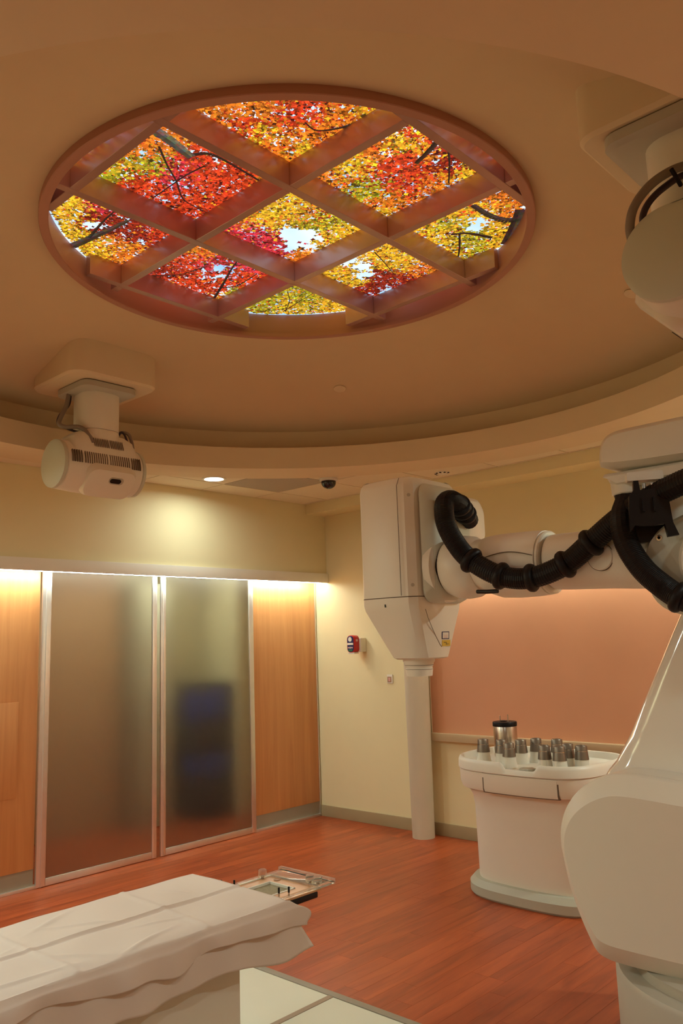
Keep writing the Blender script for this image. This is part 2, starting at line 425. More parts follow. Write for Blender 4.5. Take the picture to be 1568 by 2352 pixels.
t = thing('security_camera', 'small black dome camera on ceiling tiles near the corner', 'camera', (4.434, 4.207, Z0))
lathe('base_ring', [(0.070, 0.0), (0.070, -0.014), (0.060, -0.02)], (4.45, 4.225, Z0-0.003), 'white_plastic', t)
lathe('dome', [(0.057, -0.018)]+[(0.057*math.cos(a*PI/20), -0.03-0.05*math.sin(a*PI/20)) for a in range(0, 10)]+[(0.001, -0.08)], (4.45, 4.225, Z0-0.003), 'dome_glass', t)
adopt(t)
t = thing('ceiling_vent', 'small round white ceiling vent with dark slots by back wall', 'vent', (4.98, 3.53, Z0))
lathe('rim', [(0.055, 0.0), (0.055, -0.008), (0.045, -0.012), (0.001, -0.012)], (4.98, 3.53, Z0), 'white_plastic', t)
for k in range(6):
    a = PI*0.5+k*PI*0.2
    boxes('slot', [((4.98+0.05*math.cos(a)-0.007, 3.53+0.05*math.sin(a)-0.007, Z0-0.0125), (4.98+0.05*math.cos(a)+0.007, 3.53+0.05*math.sin(a)+0.007, Z0-0.006))], 'black_metal', t)
adopt(t)
for (px, py, lab) in ((780, 891, 'flat round sprinkler cover on the dome below the skylight'), (1452, 672, 'flat round sprinkler cover on the dome beside the right x-ray unit')):
    p = atz(px, py, 3.25)
    for _ in range(12):
        p = atz(px, py, dome_z(math.hypot(p.x-OX, p.y-OY)))
    rr = math.hypot(p.x-OX, p.y-OY)
    o = lathe('sprinkler_cover', [(0.030, 0.02), (0.030, 0.0), (0.041, -0.002), (0.041, -0.007), (0.034, -0.010), (0.001, -0.010)], (0, 0, 0), 'ceiling_paint', None, 'Z', 32)
    o.location = (p.x, p.y, p.z-0.002)
    nrm = Vector(((p.x-OX)/6.35, (p.y-OY)/6.35, 1.0)).normalized()
    o.rotation_euler = nrm.to_track_quat('Z', 'Y').to_euler()
    tag(o, lab, 'sprinkler')

# ------------------------------------------------------------------ skylight: ring, coffer grid, luminous leaf print
ZB, ZP = 3.40, 3.51
sk = thing('luminous_skylight', 'round backlit ceiling panel of autumn leaves behind a coffered grid', 'skylight', (OX, OY, 3.36))
rings = [circ((OX, OY, z), r, NR, (1,0,0), (0,1,0)) for r, z in ((R_RING, 3.43), (R_RING, 3.363), (R_RING-0.003, 3.36), (1.089, 3.36), (1.086, 3.363), (1.086, 3.385), (1.105, 3.386), (1.105, ZP))]
loft('ring', rings, 'ring_copper', sk, 30, False, False)
DG, HB = 0.636, 0.0195
lines = [-1.5*DG, -0.5*DG, 0.5*DG, 1.5*DG]
RB = 1.093
for k in lines:
    L_ = math.sqrt(RB*RB-k*k)-0.012
    box('beam', (OX-L_-0.006, OY-0.018+k-HB, ZB), (OX+L_, OY-0.018+k+HB, ZP-0.001), 'grid_copper', sk, 0.0015, 1)
for k in lines:                                              # cross beams fitted between the long ones
    L_ = math.sqrt(RB*RB-k*k)-0.012
    cuts = [-L_]+[q for l in lines for q in (l-HB, l+HB) if -L_ < l < L_]+[L_]
    for a, b in zip(cuts[0::2], cuts[1::2]):
        if b-a > 0.02:
            box('beam', (OX-0.012+k-HB, OY-0.018+a+0.0004, ZB+0.0003), (OX-0.012+k+HB, OY-0.018+b-0.0004, ZP-0.001), 'grid_copper', sk, 0.0015, 1)
# sky print
mt, N, L, b = new_mat('sky_print'); mt.cycles.emission_sampling = 'NONE'
tc = N.new('ShaderNodeTexCoord'); no = N.new('ShaderNodeTexNoise'); no.inputs['Scale'].default_value = 2.5
L.new(tc.outputs['Object'], no.inputs['Vector']); cr = N.new('ShaderNodeValToRGB')
cr.color_ramp.elements[0].position = 0.35; cr.color_ramp.elements[0].color = (0.30, 0.58, 0.95, 1)
cr.color_ramp.elements[1].position = 0.62; cr.color_ramp.elements[1].color = (0.72, 0.86, 1.0, 1)
L.new(no.outputs['Fac'], cr.inputs['Fac']); L.new(cr.outputs['Color'], b.inputs['Emission Color'])
b.inputs['Emission Strength'].default_value = 1.0*SKY_GAIN; b.inputs['Base Color'].default_value = (0.02, 0.02, 0.02, 1); b.inputs['Roughness'].default_value = 0.6
mt, N, L, b = new_mat('leaf_print'); mt.cycles.emission_sampling = 'NONE'
va = N.new('ShaderNodeVertexColor'); va.layer_name = 'print'
L.new(va.outputs['Color'], b.inputs['Emission Color']); b.inputs['Emission Strength'].default_value = 1.0*SKY_GAIN
b.inputs['Base Color'].default_value = (0.02, 0.02, 0.02, 1); b.inputs['Roughness'].default_value = 0.6
sp = loft('sky_panel', [circ((OX, OY, ZP+0.004), 1.106, 96, (1,0,0), (0,1,0)), circ((OX, OY, ZP), 1.106, 96, (1,0,0), (0,1,0))], 'sky_print', sk, 0)

RED, CRI, DRK, ORA, YEL, GRN, SKY = (0.70,0.05,0.012), (0.62,0.03,0.05), (0.30,0.02,0.008), (0.85,0.20,0.015), (0.90,0.45,0.02), (0.45,0.36,0.015), None
ctrl = [  # pixel where the photograph shows it, colour mix, cover 0..1, radius
 (520,250,ORA,.9,60),(600,240,ORA,.95,60),(560,290,RED,.6,40),(690,255,RED,1,70),(800,255,ORA,1,60),(640,330,ORA,.8,50),(740,300,ORA,1,60),(840,255,YEL,.9,50),(600,310,YEL,.8,40),(690,340,YEL,.9,30),
 (350,380,GRN,.9,45),(330,420,RED,.9,40),(280,385,YEL,.7,25),(410,400,CRI,1,50),(480,400,RED,1,60),(520,440,RED,1,60),(450,460,RED,1,60),(560,400,RED,.8,40),(390,320,ORA,.9,40),(330,340,ORA,.95,40),(270,400,GRN,.55,25),(450,350,RED,.35,25),(590,400,ORA,.6,25),
 (800,385,YEL,.95,50),(770,410,ORA,1,40),(860,330,ORA,1,50),(920,320,YEL,.95,45),(890,400,RED,1,50),(940,420,RED,1,50),(900,460,ORA,.9,50),(840,430,GRN,.95,45),(1030,380,DRK,1,45),(1000,420,ORA,.9,45),(1070,400,YEL,.95,35),(975,360,ORA,.4,25),(960,300,RED,.9,40),(880,485,YEL,.75,25),(1050,345,DRK,.9,35),(930,380,RED,1,40),
 (150,490,YEL,1,45),(180,465,YEL,.95,35),(230,475,CRI,.8,35),(210,510,DRK,.35,28),(270,500,DRK,.9,40),(330,540,DRK,1,45),(300,580,ORA,.9,40),(230,570,YEL,.95,30),(265,555,ORA,.3,22),(370,540,RED,.9,40),(190,550,YEL,.9,30),
 (610,500,YEL,.95,50),(680,470,YEL,.95,50),(570,535,CRI,1,45),(620,560,CRI,.95,40),(680,560,SKY,.02,42),(700,540,SKY,.05,35),(650,520,SKY,.15,22),(740,500,GRN,.95,50),(780,530,YEL,.95,40),(760,560,YEL,.5,25),(690,583,ORA,.8,22),(560,510,ORA,1,35),(720,490,ORA,.9,35),
 (990,535,YEL,1,45),(1020,510,GRN,.9,40),(1050,490,YEL,.95,40),(1080,570,GRN,1,45),(1090,515,SKY,.25,22),(1140,560,YEL,.95,35),(1150,470,ORA,.75,35),(1180,465,ORA,.6,30),(1160,530,YEL,.8,30),(1040,580,YEL,.95,40),(1110,590,DRK,.9,25),(1125,480,YEL,.6,25),
 (420,600,RED,.95,50),(380,620,DRK,.9,40),(460,580,ORA,1,40),(530,585,DRK,.9,40),(570,600,CRI,.85,40),(480,630,SKY,.2,25),(500,610,SKY,.25,22),(440,650,RED,.95,40),(560,635,RED,.7,30),(500,665,SKY,.3,18),(480,600,CRI,.8,30),
 (780,630,YEL,.9,35),(825,605,SKY,.05,35),(840,630,SKY,.2,25),(870,590,YEL,1,40),(920,605,YEL,1,40),(890,635,DRK,.95,35),(930,640,DRK,.9,35),(880,665,SKY,.35,25),(855,665,DRK,.8,25),(960,620,ORA,.9,35),(810,645,YEL,.7,25),(900,580,YEL,1,40),
 (620,690,GRN,.95,50),(700,690,GRN,.95,50),(670,700,YEL,.8,40),(760,700,YEL,.7,40)]
CT = []
for px, py, c, dens, rad in ctrl:
    p = atz(px, py, ZP); q = atz(px+rad, py, ZP); CT.append((p.x, p.y, c, dens, (q-p).length*0.85))
verts, faces, cols = [], [], []
rng = random.Random(3)
def add_poly(pts, col, z):
    b0 = len(verts)
    for x, y in pts: verts.append((x, y, z)); cols.append(col+(1.0,))
    faces.append(tuple(range(b0, b0+len(pts))))
def noise2(x, y):
    return (math.sin(x*9.1+1.3*math.sin(y*7.3))+math.sin(y*11.7+1.7*math.sin(x*8.3+2))+math.sin((x+y)*17.0+math.sin(x*23))*0.7)/2.7
GS = 0.022; GN = 104; G0x, G0y = OX-GN*GS/2, OY-GN*GS/2
GRID = {}
for gi in range(GN):
    for gj in range(GN):
        x, y = G0x+(gi+.5)*GS, G0y+(gj+.5)*GS
        if math.hypot(x-OX, y-OY) > 1.13: continue
        ws = dn = 0.0; best = []
        for cx, cy, c, dens, rad in CT:
            d2 = ((x-cx)**2+(y-cy)**2)/(rad*rad)
            if d2 < 6:
                g = math.exp(-d2*1.3); ws += g; dn += g*dens
                if c: best.append((g, c))
        GRID[(gi, gj)] = (dn/ws if ws > 1e-4 else 0.85, best)
cnt = 0; tries = 0
while cnt < 52000 and tries < 120000:
    tries += 1
    a = rng.random()*2*PI; rr = 1.09*math.sqrt(rng.random())
    x, y = OX+rr*math.cos(a), OY+rr*math.sin(a)
    cover, best = GRID.get((int((x+rng.gauss(0, .008)-G0x)/GS), int((y+rng.gauss(0, .008)-G0y)/GS)), (.85, []))
    cover += 0.26*noise2(x*2.3, y*2.3)+0.22*noise2(x*6.1+3, y*6.1)+0.10*noise2(x*13.0, y*13.0+1)+0.10
    if rng.random() > max(0.0, min(1.0, (cover-0.30)*2.6)): continue
    if best:
        tot = sum(g for g, _ in best); k = rng.random()*tot
        for g, c in best:
            k -= g
            if k <= 0: break
    else: c = rng.choice((ORA, RED, YEL))
    if rng.random() < 0.10: c = rng.choice((ORA, YEL, RED, DRK))
    lum = max(0.08, rng.gauss(0.70, 0.38)+0.22*noise2(x*9+5, y*9)); c = tuple(min(1.0, max(0.004, v*lum*rng.uniform(0.8, 1.25))) for v in c)
    under = cnt < 7000
    if under: c = tuple(v*0.42 for v in c)
    sz = (2.1 if under else 1.0)*rng.uniform(0.0065, 0.0135)*(1.5 if rng.random() < 0.06 else 1.0); rot = rng.random()*2*PI; asp = rng.uniform(0.6, 1.0)
    pts = []
    for i in range(8):
        r = sz*(1.0 if i % 2 == 0 else 0.55)*rng.uniform(0.8, 1.2); an = 2*PI*i/8
        u, v2 = r*math.cos(an), r*math.sin(an)*asp
        pts.append((x+u*math.cos(rot)-v2*math.sin(rot), y+u*math.sin(rot)+v2*math.cos(rot)))
    add_poly(pts, c, ZP-0.0003-0.0003*rng.random() if under else ZP-0.0007-0.0013*rng.random()); cnt += 1
def branch(pix, w0, w1, col, z=ZP-0.0021, k=6):
    P = catmull([atz(a, b_, ZP) for a, b_ in pix], k)
    nn = len(P)
    for i in range(nn-1):
        t = (P[i+1]-P[i]).normalized(); s = Vector((-t.y, t.x, 0))
        wa = (w0+(w1-w0)*i/(nn-1))/2*rng.uniform(.9, 1.1); wb = (w0+(w1-w0)*(i+1)/(nn-1))/2*rng.uniform(.9, 1.1)
        for q in range(4):
            f0, f1 = q/2-1, (q+1)/2-1
            cc = tuple(max(.003, v*rng.uniform(.5, 1.5)*(1.3 if q < 2 else .6)) for v in col)
            add_poly([(P[i]+s*wa*f0)[:2], (P[i]+s*wa*f1)[:2], (P[i+1]+s*wb*f1)[:2], (P[i+1]+s*wb*f0)[:2]], cc, z)
DB = (0.022, 0.010, 0.008)
branch([(355,298),(395,325),(440,360)], .055, .04, (0.10,0.075,0.055))
branch([(440,355),(480,352),(530,375),(605,420)], .022, .010, DB)
branch([(365,335),(385,380),(405,415),(420,455),(450,475),(480,490)], .010, .005, DB)
branch([(470,380),(430,400),(400,420),(350,455)], .009, .006, DB)
branch([(165,565),(210,545),(255,525),(295,505)], .05, .022, (0.05,0.032,0.022))
branch([(205,545),(235,510),(262,485)], .016, .008, DB)
branch([(700,280),(725,298),(770,295),(820,280),(870,250)], .006, .016, DB)
branch([(1010,318),(985,345),(955,375)], .026, .02, DB)
branch([(1030,345),(1032,380),(1030,420)], .010, .007, DB)
branch([(1085,470),(1120,492),(1160,505),(1205,500)], .030, .05, (0.035,0.022,0.016))
branch([(1195,480),(1180,520),(1160,560)], .05, .05, (0.035,0.022,0.016))
branch([(1035,538),(1075,535),(1130,545)], .014, .024, DB)
branch([(1055,535),(1055,570),(1050,600)], .012, .008, DB)
branch([(350,632),(410,630),(470,612)], .010, .006, DB)
branch([(488,690),(510,655),(530,620),(545,598)], .018, .008, DB)
branch([(505,660),(545,655),(590,628)], .012, .006, DB)
branch([(650,715),(690,690),(720,672)], .008, .004, DB)
branch([(655,715),(665,690),(660,668)], .006, .004, DB)
branch([(860,578),(885,605),(905,630)], .008, .004, DB)
me = bpy.data.meshes.new('foliage_print'); me.from_pydata(verts, [], faces)
ca = me.color_attributes.new('print', 'FLOAT_COLOR', 'POINT')
flat = [v for c in cols for v in c]; ca.data.foreach_set('color', flat)
fo = finish('foliage_print', me, 'leaf_print', sk, 0); fo['kind'] = 'stuff'
adopt(sk)

# ------------------------------------------------------------------ ceiling x-ray units
def xray_unit(cx, cy, side, label, place, size):
    """cylinder along x under a square post; side=-1 looks towards -y, +1 towards +y"""
    t = thing('ceiling_xray_unit', label, 'x-ray unit', (cx, cy, 3.2), 'ceiling-hung x-ray units')
    zb = 2.965
    root0 = Vector((cx, cy, 3.2))
    P = rrect(cx+0.0, cy+0.02*(-side), 0.53, 0.51, 0.085) if side < 0 else rrect(cx+0.04, cy-0.02, 0.45, 0.51, 0.06)
    loft('ceiling_block', [zring(P, 3.33), zring(P, zb+0.012), zring(inset(P, 0.012), zb)], 'ceiling_paint', t)
    Q = rrect(cx, cy, 0.33, 0.33, 0.05)
    loft('seam', [zring(inset(Q, 0.006), zb), zring(inset(Q, 0.006), zb-0.006)], 'seam_dark', t)
    loft('mount_plate', [zring(Q, zb-0.006), zring(Q, zb-0.036), zring(inset(Q, 0.020), zb-0.044)], 'machine_grey', t)
    if side > 0: cy -= 0.028; cx += 0.012
    pr = rrect(cx, cy, 0.225, 0.225, 0.088, 7)
    zc, rc = 2.51, 0.134
    loft('post', [zring(pr, zb-0.03), zring(pr, 2.715)], 'machine_white', t)
    loft('post_foot', [zring(inset(pr, 0.002), 2.713), zring(inset(pr, -0.002), 2.700), zring(inset(pr, -0.003), 2.60)], 'machine_white', t)
    x0, x1 = cx-0.245, cx+0.235
    lathe('housing', [(rc-0.012, x0+0.012-cx), (rc-0.002, x0+0.02-cx), (rc+0.006, -0.12), (rc+0.008, 0.0), (rc+0.006, 0.12), (rc-0.002, x1-0.02-cx), (rc-0.012, x1-0.012-cx)], (cx, cy, zc), 'machine_white', t, 'X', 48)
    for s, xe in ((-1, x0), (1, x1)):
        lathe('end_cap', [(rc-0.014, -s*0.020), (rc-0.002, -s*0.010), (rc-0.004, s*0.006), (rc-0.022, s*0.014), (0.001, s*0.017)], (xe, cy, zc), 'machine_green', t, 'X', 48)
    # saddle that carries the housing
    rg = []
    for z, wx, wy in ((2.69, 0.30, 0.17), (2.66, 0.37, 0.22), (2.60, 0.40, 0.255), (2.52, 0.42, 0.262)):
        rg.append(zring(rrect(cx, cy, wx, wy, 0.05), z))
    loft('saddle', rg, 'machine_white', t)
    # collimator nose tilted to the patient
    ang = math.radians(42)
    d = Vector((0, side*math.cos(ang), -math.sin(ang))); u = Vector((1,0,0)); vv = d.cross(u)
    c0 = Vector((cx, cy, zc))
    rg = []
    for dist, wx, wv in ((0.05, 0.30, 0.20), (0.128, 0.30, 0.19), (0.150, 0.28, 0.17), (0.156, 0.25, 0.14)):
        rg.append([c0+d*dist+u*(p[0])+vv*(p[1]) for p in rrect(0.02, 0, wx, wv, 0.05)])
    loft('collimator_nose', rg, 'machine_white', t)
    rg = []
    for dist in (0.150, 0.1585):
        rg.append([c0+d*dist+u*(p[0])+vv*(p[1]+0.03) for p in rrect(0.045, 0, 0.088, 0.042, 0.02)])
    wf = loft('window_frame', rg, 'machine_grey', t)
    rg = []
    for dist in (0.155, 0.1605):
        rg.append([c0+d*dist+u*(p[0])+vv*(p[1]+0.03) for p in rrect(0.04, 0, 0.066, 0.028, 0.013)])
    loft('window', rg, 'black_metal', wf)
    # vent slots round the housing
    def slot_row(a0, a1, groups, xs, pitch):
        x = xs
        for gi, g in enumerate(groups):
            for k in range(g):
                pts = []
                for ss in range(5):
                    a = math.radians(a0+(a1-a0)*ss/4)
                    rr = rc+0.0085
                    pts.append((Vector((x, cy+side*rr*math.cos(a), zc+rr*math.sin(a)))))
                bm = bmesh.new()
                rgs = [[p+Vector((-0.003, 0, 0)), p+Vector((0.003, 0, 0)), p+Vector((0.003, 0, 0))-(p-Vector((x, cy, zc)))*0.06, p+Vector((-0.003, 0, 0))-(p-Vector((x, cy, zc)))*0.06] for p in pts]
                bm_loft(bm, rgs); from_bm('vent_slot', bm, 'seam_dark', t)
                x += pitch
            x += pitch*0.55
    slot_row(-2, 26, (5, 11, 10, 5), cx-0.21, 0.0128)
    bz = 2.652
    for k in range(17):
        x = cx-0.085+k*0.0105+(0.005 if k > 8 else 0)
        yy = cy+side*0.119
        bm = bmesh.new()
        rgs = [[Vector((x+dx+q*0.006, yy+side*(0.009*q), bz-0.040*q+dz)) for dx, dz in ((-0.002, 0.003), (0.002, 0.003), (0.002, -0.006), (-0.002, -0.006))] for q in (0, 1)]
        bm_loft(bm, rgs); from_bm('vent_slot', bm, 'seam_dark', t)
    # cables
    if side < 0:
     tube('cable', catmull([(cx-0.14, cy-side*0.05, zb-0.03), (cx-0.155, cy-side*0.05, zb-0.11), (cx-0.20, cy-side*0.04, zb-0.21), (cx-0.19, cy, zb-0.245), (cx-0.13, cy+side*0.06, zb-0.25), (cx-0.10, cy+side*0.10, zb-0.30), (cx-0.085, cy+side*0.115, zb-0.34)]), 0.012, 'cable_grey', t, 10)
     tube('cable', catmull([(cx-0.12, cy-side*0.07, zb-0.03), (cx-0.135, cy-side*0.06, zb-0.10), (cx-0.19, cy-side*0.055, zb-0.17), (cx-0.205, cy-side*0.04, zb-0.225), (cx-0.16, cy-side*0.01, zb-0.25), (cx-0.11, cy+side*0.02, zb-0.27)]), 0.007, 'cable_purple', t, 8)
     tube('cable', catmull([(cx+0.112, cy, 2.70), (cx+0.135, cy+side*0.03, 2.735), (cx+0.165, cy+side*0.06, 2.725), (cx+0.175, cy+side*0.08, 2.68), (cx+0.17, cy+side*0.10, 2.635)]), 0.009, 'cable_grey', t, 10)
     tube('cable', catmull([(cx+0.105, cy+side*0.03, 2.66), (cx+0.12, cy+side*0.05, 2.725), (cx+0.14, cy+side*0.06, 2.72), (cx+0.15, cy+side*0.09, 2.65)]), 0.006, 'cable_purple', t, 8)
    if side > 0:
        w2l = lambda p: (p-Vector(place))/size+root0
        tube('cable', catmull([w2l(at(*q)) for q in ((1452,560,2.44),(1446,520,2.43),(1456,475,2.42),(1488,430,2.42),(1530,398,2.44),(1575,380,2.47),(1640,375,2.52))]), 0.0125, 'cable_grey', t, 12)
        tube('cable', catmull([w2l(at(*q)) for q in ((1478,525,2.47),(1476,495,2.46),(1492,462,2.45),(1525,430,2.46),(1575,400,2.49),(1640,395,2.54))]), 0.0095, 'cable_purple', t, 12)
        tube('cable_strap', [w2l(at(1541,388,2.415)), w2l(at(1552,406,2.41)), w2l(at(1563,426,2.43))], 0.006, 'black_rubber', t, 8)
    adopt(t)
    t.location = place; t.scale = (size,)*3
    return t
xray_unit(2.30, 3.95, -1, 'pale x-ray unit hanging above the glass doors, slotted side turned this way', (2.53, 4.345, 3.367), 1.1)
xray_unit(2.30, 0.73, 1, 'pale x-ray unit at the upper right edge, round end facing this way', (2.53, 0.803, 3.367), 1.1)

# ------------------------------------------------------------------ floor post
t = thing('floor_post', 'pale round post standing on the floor at the back wall', 'post', (5.27, 4.10, 0))
PX, PY = 5.270, 4.098
lathe('shaft', [(0.088, 0.0), (0.088, 0.03), (0.097, 1.2), (0.098, 2.30)], (PX, PY, 0), 'post_paint', t, 'Z', 40)
lathe('top_cap', [(0.10, 2.29), (0.104, 2.30), (0.104, 2.32), (0.095, 2.33)], (PX, PY, 0), 'post_paint', t, 'Z', 40)
adopt(t)

# ------------------------------------------------------------------ treatment robot
rb = thing('treatment_robot', 'large white robot arm standing at right, holding the radiation head', 'robot', (3.33, 1.05, 0))
lathe('pedestal', [(0.52, 0.0), (0.525, 0.02), (0.525, 0.285), (0.515, 0.30), (0.44, 0.30)], (3.33, 1.05, 0), 'machine_grey', rb, 'Z', 64)
lathe('turntable', [(0.455, 0.29), (0.455, 0.335), (0.40, 0.345)], (3.33, 1.05, 0), 'machine_grey', rb, 'Z', 64)
cov = [(1.145, 0.995), (1.266, 1.007), (1.392, 1.013), (1.457, 0.999), (1.526, 0.963), (1.582, 0.915), (1.62, 0.861), (1.643, 0.799), (1.649, 0.733), (1.639, 0.668), (1.622, 0.573), (1.589, 0.477), (1.558, 0.409), (1.534, 0.364), (1.507, 0.348), (1.459, 0.340), (1.327, 0.338), (1.1, 0.338), (0.80, 0.34), (0.62, 0.40), (0.53, 0.52), (0.49, 0.70), (0.53, 0.86), (0.66, 0.96), (0.88, 0.985)]
cv = chaikin(cov, 2)
loft('shoulder_body', [xring(inset(cv, 0.02), 3.70), xring(cv, 3.68), xring(cv, 3.02)], 'machine_white', rb, 40)
loft('side_cover', [xring(cv, 3.017), xring(cv, 2.985), xring(shrink(cv, 0.004), 2.975), xring(shrink(cv, 0.012), 2.968), xring(shrink(cv, 0.066), 2.932), xring(shrink(cv, 0.072), 2.929)], 'machine_white', rb, 14)
# upper arm, leaning back
rg = []
for z, yl, yr, x0, x1, r in ((0.93, 1.575, 0.98, 3.13, 3.62, 0.10), (0.985, 1.545, 0.975, 3.15, 3.58, 0.10), (1.02, 1.515, 0.97, 3.16, 3.56, 0.10), (1.12, 1.455, 0.95, 3.17, 3.53, 0.10), (1.30, 1.362, 0.92, 3.18, 3.50, 0.09), (1.50, 1.258, 0.89, 3.19, 3.48, 0.08), (1.66, 1.175, 0.86, 3.20, 3.46, 0.08), (1.78, 1.12, 0.86, 3.20, 3.46, 0.08)):
    rg.append(zring(rrect((x0+x1)/2, (yl+yr)/2, x1-x0, yl-yr, r, 6), z))
loft('upper_arm', rg, 'machine_gloss', rb, 40)
# elbow housing
eb = chaikin([(1.285, 1.85), (1.265, 1.895), (1.16, 1.965), (0.98, 2.0), (0.83, 1.93), (0.80, 1.74), (0.90, 1.60), (1.12, 1.57), (1.26, 1.62), (1.30, 1.74)], 2)
loft('elbow_housing', [xring(inset(eb, 0.015), 3.52), xring(eb, 3.50), xring(eb, 3.165), xring(inset(eb, 0.012), 3.15)], 'machine_green', rb, 40)
lathe('joint_cover', [(0.165, 0.03), (0.165, -0.02), (0.150, -0.035), (0.001, -0.04)], (3.15, 0.985, 1.78), 'machine_white', rb, 'X', 48)
lathe('bolt', [(0.012, 0.012), (0.012, -0.004), (0.006, -0.005), (0.006, 0.0), (0.001, 0.0)], (3.150, 1.222, 1.888), 'steel', rb, 'X', 16)
# forearm along -y
FZ = lambda y: 1.872-0.036*(2.33-y)
def arm_ring(y, r, rz=None, n=44, dz=0.0):
    rz = rz or r
    return [Vector((3.33+r*math.cos(2*PI*i/n), y, FZ(y)+dz+rz*math.sin(2*PI*i/n))) for i in range(n)]
loft('forearm', [arm_ring(y, r, rz) for y, r, rz in ((1.775, .112, .112), (1.77, .123, .123), (1.72, .126, .126), (1.5, .128, .128), (1.36, .132, .134), (1.27, .135, .145), (1.15, .13, .14))], 'machine_white', rb, 40)
lathe('forearm_cap', [(0.056, 0.03), (0.056, -0.004), (0.052, -0.008), (0.001, -0.009)], (3.205, 1.495, FZ(1.495)), 'machine_white', rb, 'X', 36)
loft('cap_groove', [[Vector((3.2035+0.0*i, 1.495+rr*math.cos(2*PI*i/36), FZ(1.495)+rr*math.sin(2*PI*i/36))) for i in range(36)] for rr in (0.0565, 0.0585)]+[[Vector((3.235, 1.495+0.0585*math.cos(2*PI*i/36), FZ(1.495)+0.0585*math.sin(2*PI*i/36))) for i in range(36)]], 'seam_dark', rb, 40, False, False)
loft('arm_collar', [arm_ring(y, r) for y, r in ((1.80, .134), (1.795, .143), (1.785, .143), (1.78, .136))], 'machine_white', rb, 30)
loft('wrist_body', [arm_ring(y, r, rz, 44, dz) for y, r, rz, dz in ((1.797, .128, .130, 0), (1.80, .146, .146, 0), (1.86, .150, .150, -.002), (1.95, .150, .152, -.004), (2.04, .148, .150, -.004), (2.10, .140, .138, .002), (2.135, .128, .122, .008), (2.17, .128, .126, .006), (2.20, .136, .138, 0))], 'machine_white', rb, 60)
bmw = [arm_ring(y, r) for y, r in ((2.15, .125), (2.19, .148), (2.24, .155), (2.29, .150), (2.325, .138), (2.335, .12))]
loft('wrist_joint', bmw, 'machine_white', rb, 50)
loft('wrist_gap', [arm_ring(y, r) for y, r in ((2.33, .128), (2.362, .128))], 'black_metal', rb, 40)
sb = []
for i in range(25):
    y = 1.80+0.36*i/24; a = math.radians(170-4*math.sin(i/5.0)); r = 0.1515
    sb.append(Vector((3.33+r*math.cos(a), y, FZ(y)-0.002+0.012*math.sin(i/6.0)+r*math.sin(a))))
tube('shell_seam', sb, 0.0022, 'seam_dark', rb, 6)
tube('shell_slot', [(3.22, 2.12, FZ(2.1)-0.125), (3.205, 2.06, FZ(2.06)-0.128), (3.205, 2.0, FZ(2.0)-0.127)], 0.010, 'black_metal', rb, 8)
# counterweight housing above the elbow
tb = [(1.475, 2.20), (1.482, 2.27), (1.465, 2.335), (1.42, 2.368), (1.30, 2.372), (0.6, 2.372), (0.5, 2.33), (0.5, 2.20)]
tbc = chaikin(tb, 2)
loft('top_housing', [xring(inset(tbc, 0.03), 3.56), xring(tbc, 3.53), xring(tbc, 3.24), xring(inset(tbc, 0.02), 3.215)], 'machine_white', rb, 40)
lb = [(1.468, 2.198), (1.45, 2.15), (1.41, 2.125), (0.62, 2.125), (0.52, 2.15), (0.505, 2.198)]
loft('lower_housing', [xring(inset(lb, 0.03), 3.55), xring(inset(lb, 0.004), 3.52), xring(inset(lb, 0.004), 3.25), xring(inset(lb, 0.02), 3.228)], 'machine_white', rb, 40)
lathe('housing_pillar', [(0.10, 1.90), (0.10, 2.05), (0.105, 2.14)], (3.36, 1.22, 0), 'machine_white', rb, 'Z', 36)
lathe('cable_funnel', [(0.035, 1.985), (0.048, 2.06), (0.056, 2.10), (0.056, 2.104)], (3.30, 1.395, 0), 'black_rubber', rb, 'Z', 28)
lathe('funnel_cup', [(0.060, 2.10), (0.064, 2.105), (0.066, 2.16), (0.06, 2.17)], (3.30, 1.395, 0), 'machine_white', rb, 'Z', 28)
# hoses
hp = catmull([at(*q) for q in ((1078,1196,4.20),(1062,1166,4.05),(1036,1148,3.92),(1020,1160,3.84),(1024,1203,3.79),(1048,1250,3.74),(1082,1287,3.69),(1148,1322,3.60),(1220,1327,3.52),(1298,1296,3.44),(1355,1248,3.37),(1420,1192,3.29),(1482,1150,3.20),(1568,1107,3.06),(1680,1062,2.92))]+[Vector((3.10, 0.86, 2.22)), Vector((3.28, 0.78, 2.24))], 30)
tube('hose', hp, lambda i: 0.0475 if i % 2 else 0.0455, 'black_rubber', rb, 16, 20)
h2 = catmull([at(*q) for q in ((1440,1150,3.30),(1428,1195,3.24),(1440,1250,3.20),(1475,1305,3.14),(1520,1345,3.08),(1568,1375,3.02),(1650,1400,2.97))]+[Vector((3.12, 0.92, 1.58)), Vector((3.30, 0.92, 1.60))], 30)
tube('hose', h2, lambda i: 0.0475 if i % 2 else 0.0460, 'black_rubber', rb, 16, 20)
def clamp(path, px, py, mult=1.0):
    def scr(p):
        v = p-EYE; f_ = v.dot(FWD); return (784+FPX*v.dot(RIGHT)/f_, 1176-FPX*v.dot(UP)/f_)
    k = min(range(2, len(path)-2), key=lambda i: (scr(path[i])[0]-px)**2+(scr(path[i])[1]-py)**2)
    c = path[k]; t_ = (path[k+1]-path[k-1]).normalized()
    pts = [c+t_*q for q in (-0.020, -0.018, -0.010, 0.0, 0.010, 0.018, 0.020)]
    rr = [0.046, 0.055, 0.061, 0.063, 0.061, 0.055, 0.046]
    tube('hose_clamp', pts, lambda i: rr[i]*mult, 'black_rubber', rb, 20, 60)
for q in ((1082,1287),(1150,1323),(1220,1327),(1298,1296),(1356,1247)): clamp(hp, *q)
clamp(h2, 1560, 1372)
